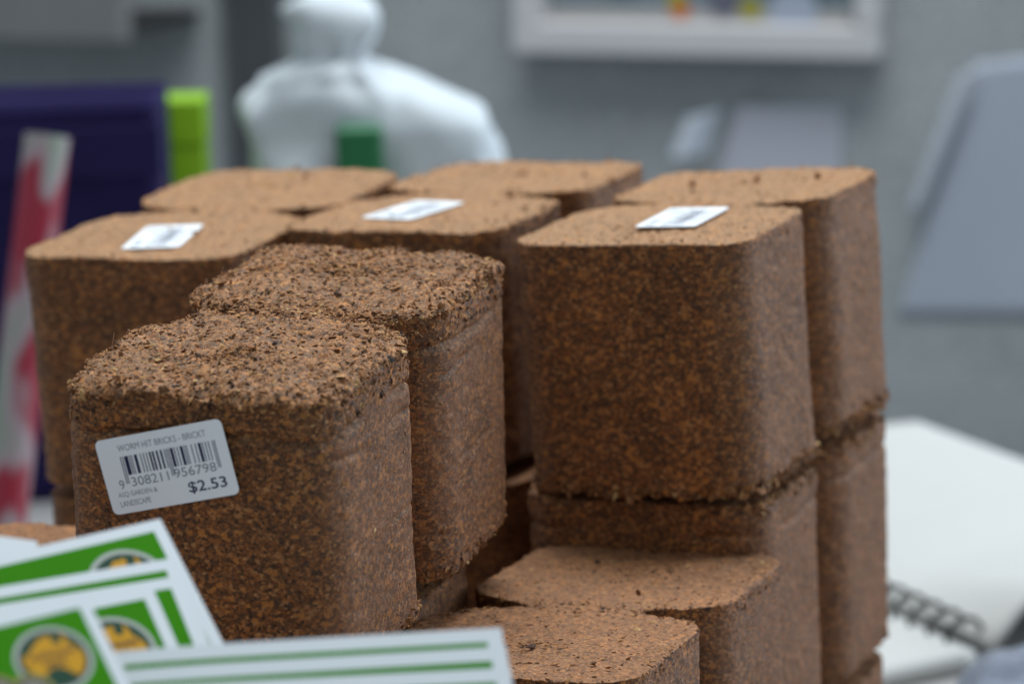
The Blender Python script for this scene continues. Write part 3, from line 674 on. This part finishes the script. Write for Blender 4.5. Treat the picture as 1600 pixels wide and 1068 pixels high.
v, f = box_vf(-w/2-0.002, w/2+0.002, -0.0425, -0.0400, hgt-0.05, hgt-0.018); bevel(mesh_obj('hem_band', v, f, M_PUR, pb_), 0.001)
M_LIME = plain('lime_board', (0.26,0.50,0.008), 0.5, 0.4, 0.08, 20)
LY = 2.0
l0, l1 = at_y(244, 158, LY), at_y(316, 158, LY)
lf = empty('carton', Matrix.Translation(((l0.x+l1.x)/2, LY+0.02, 0))); tag(lf, 'lime green upright carton standing next to the purple bin', 'carton')
hw = (l1.x-l0.x)/2
v, f = box_vf(-hw, hw, -0.02, 0.02, 0, l0.z-0.03); bevel(mesh_obj('body', v, f, M_LIME, lf), 0.0015)
v, f = box_vf(-hw-0.0008, hw+0.0008, -0.0208, 0.0208, l0.z-0.0295, l0.z); bevel(mesh_obj('lid', v, f, M_LIME, lf), 0.0015)
# roll of wrapping paper
def roll_mat():
    m, nt, b = new_mat('wrapping_print'); L = nt.links
    tc = nt.nodes.new('ShaderNodeTexCoord'); mp = nt.nodes.new('ShaderNodeMapping'); mp.inputs['Scale'].default_value = (1, 1, 0.45); L.new(tc.outputs['Object'], mp.inputs[0])
    n = nt.nodes.new('ShaderNodeTexNoise'); n.inputs['Scale'].default_value = 36; n.inputs['Detail'].default_value = 1; L.new(mp.outputs[0], n.inputs['Vector'])
    r = ramp(nt, [(0.0, (0.10,0.20,0.05)), (0.34, (0.25,0.27,0.23)), (0.44, (0.32,0.24,0.26)), (0.51, (0.26,0.012,0.03)), (1.0, (0.30,0.01,0.03))]); L.new(n.outputs['Fac'], r.inputs[0])
    L.new(r.outputs[0], b.inputs['Base Color']); b.inputs['Roughness'].default_value = 0.4
    return m
top_p = at_y(74, 212, 1.80); bot_p = at_z(30, 850, 0.0)
ax = (top_p-Vector((bot_p.x, 1.74, 0))); ln = ax.length
rm = Matrix.Translation((bot_p.x, 1.74, 0)) @ ax.to_track_quat('Z', 'Y').to_matrix().to_4x4()
V, Fc = [], []; nu = 40
for (r_, z) in ((.0135, 0), (.0135, ln), (.0118, ln), (.0118, 0)):
    for i in range(nu): a = 2*math.pi*i/nu; V.append((r_*math.cos(a), r_*math.sin(a), z))
for j in range(4):
    for i in range(nu): Fc.append((j*nu+i, j*nu+(i+1) % nu, ((j+1) % 4)*nu+(i+1) % nu, ((j+1) % 4)*nu+i))
o = mesh_obj('paper_roll', V, Fc, roll_mat(), smooth=False); o.matrix_world = rm; tag(o, 'roll of red, white and green printed wrapping paper in front of the purple bin', 'paper roll')

# ------------------------------------------------------------------ things on the partition
def wall_box(name, px0, py0, px1, py1, d0, d1, mat, parent, bev=0.002):
    (x0, z0), (x1, z1) = wall_xy(px0, py1, d1), wall_xy(px1, py0, d1)
    v, f = box_vf(x0, x1, -d1, -d0, z0, z1); o = mesh_obj(name, v, f, mat, parent)
    if bev: bevel(o, bev)
    return o
M_FRAME = plain('frame_white', (0.62,0.60,0.60), 0.5, 0.4, 0.04, 20)
def wall_root(name, px, py): 
    o = empty(name, frame_mw(WALL_P)); return o
fr = wall_root('picture_frame', 1080, 40); tag(fr, 'white framed picture with teal, orange and yellow patches on the partition', 'picture frame')
FT = -260
wall_box('frame_bar', 800, 45, 1368, 84, 0.0, 0.035, M_FRAME, fr, 0.003)
wall_box('frame_bar', 800, FT, 834, 44, 0.0, 0.035, M_FRAME, fr, 0.003)
wall_box('frame_bar', 1334, FT, 1368, 44, 0.0, 0.035, M_FRAME, fr, 0.003)
wall_box('frame_bar', 800, FT-40, 1368, FT-1, 0.0, 0.035, M_FRAME, fr, 0.003)
def pic_mat():
    m, nt, b = new_mat('picture_print'); L = nt.links
    tc = nt.nodes.new('ShaderNodeTexCoord'); n = nt.nodes.new('ShaderNodeTexNoise'); n.inputs['Scale'].default_value = 14; n.inputs['Detail'].default_value = 2
    L.new(tc.outputs['Object'], n.inputs['Vector']); r = ramp(nt, [(0.3, (0.06,0.11,0.14)), (0.5, (0.16,0.20,0.22)), (0.7, (0.20,0.24,0.28))]); L.new(n.outputs['Fac'], r.inputs[0])
    L.new(r.outputs[0], b.inputs['Base Color']); b.inputs['Roughness'].default_value = 0.35
    return m
wall_box('picture', 834, FT, 1334, 45, 0.002, 0.008, pic_mat(), fr, 0)
wall_box('picture_ground', 836, 18, 1332, 44.5, 0.0085, 0.0095, plain('picture_sand', (0.40,0.38,0.36), 0.4, 0.4, 0.15, 20), fr, 0)
for (x, y, r_, c) in ((1062, 16, 14, (0.62,0.13,0.004)), (1056, -4, 13, (0.40,0.36,0.01)), (1172, 14, 16, (0.34,0.30,0.02)), (1130, 2, 24, (0.13,0.13,0.17)), (1240, 18, 36, (0.36,0.40,0.48))):
    cx, cz = wall_xy(x, y, 0.012); k = 3.0/F_PX*1.02
    v = [(cx+r_*k*math.cos(2*math.pi*i/24), -0.0105-0.0002*(r_ % 7), cz+r_*k*math.sin(2*math.pi*i/24)) for i in range(24)]
    mesh_obj('picture_spot', v, [tuple(range(24))], plain('picture_spot', c, 0.4, 0.4, 0.1, 40), fr)
M_SHEET = plain('pinned_paper', (0.54,0.54,0.60), 0.6, 0.3, 0.04, 12)
def sheet_on_wall(name, corners, label, fn, mat=M_SHEET):
    """corners TL,TR,BR,BL pixels; fn(u,v) gives its distance from the partition"""
    c = [wall_xy(*p, 0.01) for p in corners]; nu, nv = 30, 24; fr_, bk = [], []
    for j in range(nv):
        for i in range(nu):
            u, q = i/(nu-1), j/(nv-1)
            x = (c[0][0]*(1-u)+c[1][0]*u)*(1-q)+(c[3][0]*(1-u)+c[2][0]*u)*q; z = (c[0][1]*(1-u)+c[1][1]*u)*(1-q)+(c[3][1]*(1-u)+c[2][1]*u)*q
            d = fn(u, q); fr_.append((x, -d-0.0006, z)); bk.append((x, -d, z))
    fa = grid_faces(nu, nv); N_ = nu*nv
    rim = [i for i in range(nu)]+[nu*j+nu-1 for j in range(1, nv)]+[nu*(nv-1)+i for i in range(nu-2, -1, -1)]+[nu*j for j in range(nv-2, 0, -1)]
    o = mesh_obj(name, fr_+bk, fa+[tuple(N_+i for i in q[::-1]) for q in fa]+[(rim[k], N_+rim[k], N_+rim[(k+1) % len(rim)], rim[(k+1) % len(rim)]) for k in range(len(rim))], mat, smooth=True)
    o.matrix_world = frame_mw(WALL_P); tag(o, label, 'paper', 'papers pinned to the partition'); return o
sheet_on_wall('pinned_sheet', ((1150,168),(1312,168),(1312,420),(1075,420)), 'pale sheet pinned below the picture frame', lambda u, q: 0.002+0.004*(1-u)**2)
sheet_on_wall('pinned_scrap', ((1078,180),(1130,168),(1112,236),(1050,244)), 'small bright curled paper scrap beside the pale pinned sheet', lambda u, q: 0.018+0.02*math.sin(u*math.pi), plain('scrap_paper', (0.62,0.66,0.72), 0.5, 0.4, 0.03, 20))
sheet_on_wall('pinned_sheet', ((1520,100),(1760,70),(1760,500),(1400,498)), 'large bluish hanging sheet with slanted left side above the notebook', lambda u, q: 0.001+0.004*math.sin(min(1, u*2)*math.pi)*(1-q), plain('bluish_sheet', (0.43,0.46,0.53), 0.8, 0.4, 0.06, 10))
sheet_on_wall('pinned_strip', ((1496,118),(1536,104),(1440,330),(1418,330)), 'narrow pale curled strip along the large bluish sheet', lambda u, q: 0.010+0.006*math.sin(u*math.pi), plain('strip_paper', (0.50,0.52,0.57), 0.5, 0.4, 0.04, 20))
# grey shelf box and dark post on the partition
sh_ = wall_root('wall_shelf', 80, 20); tag(sh_, 'grey metal wall shelf with a dark underside, above the purple bin', 'shelf')
M_SHELF = plain('shelf_grey', (0.20,0.20,0.195), 0.6, 0.4, 0.08, 15)
wall_box('fascia', -420, -160, 182, 58, 0.16, 0.18, M_SHELF, sh_, 0.004)
(x0, z0), (x1, z1) = wall_xy(-420, 58, 0.18), wall_xy(182, 40, 0.18)
v, f = box_vf(x0, x1, -0.159, -0.001, z0+0.006, z0+0.014); mesh_obj('shelf_board', v, f, plain('shelf_dark', (0.02,0.02,0.02), 0.7, 0.3, 0.1, 15), sh_)
po = wall_root('partition_post', 400, 60); tag(po, 'dark upright joining post of the partition behind the white bag', 'post')
wall_box('upright', 386, -300, 424, 900, 0.0, 0.012, plain('post_dark', (0.12,0.13,0.135), 0.5, 0.4, 0.1, 15), po, 0.002)
wall_box('cover_strip', 398, -300, 412, 900, 0.0125, 0.015, plain('post_strip', (0.07,0.075,0.08), 0.5, 0.4, 0.1, 15), po, 0)
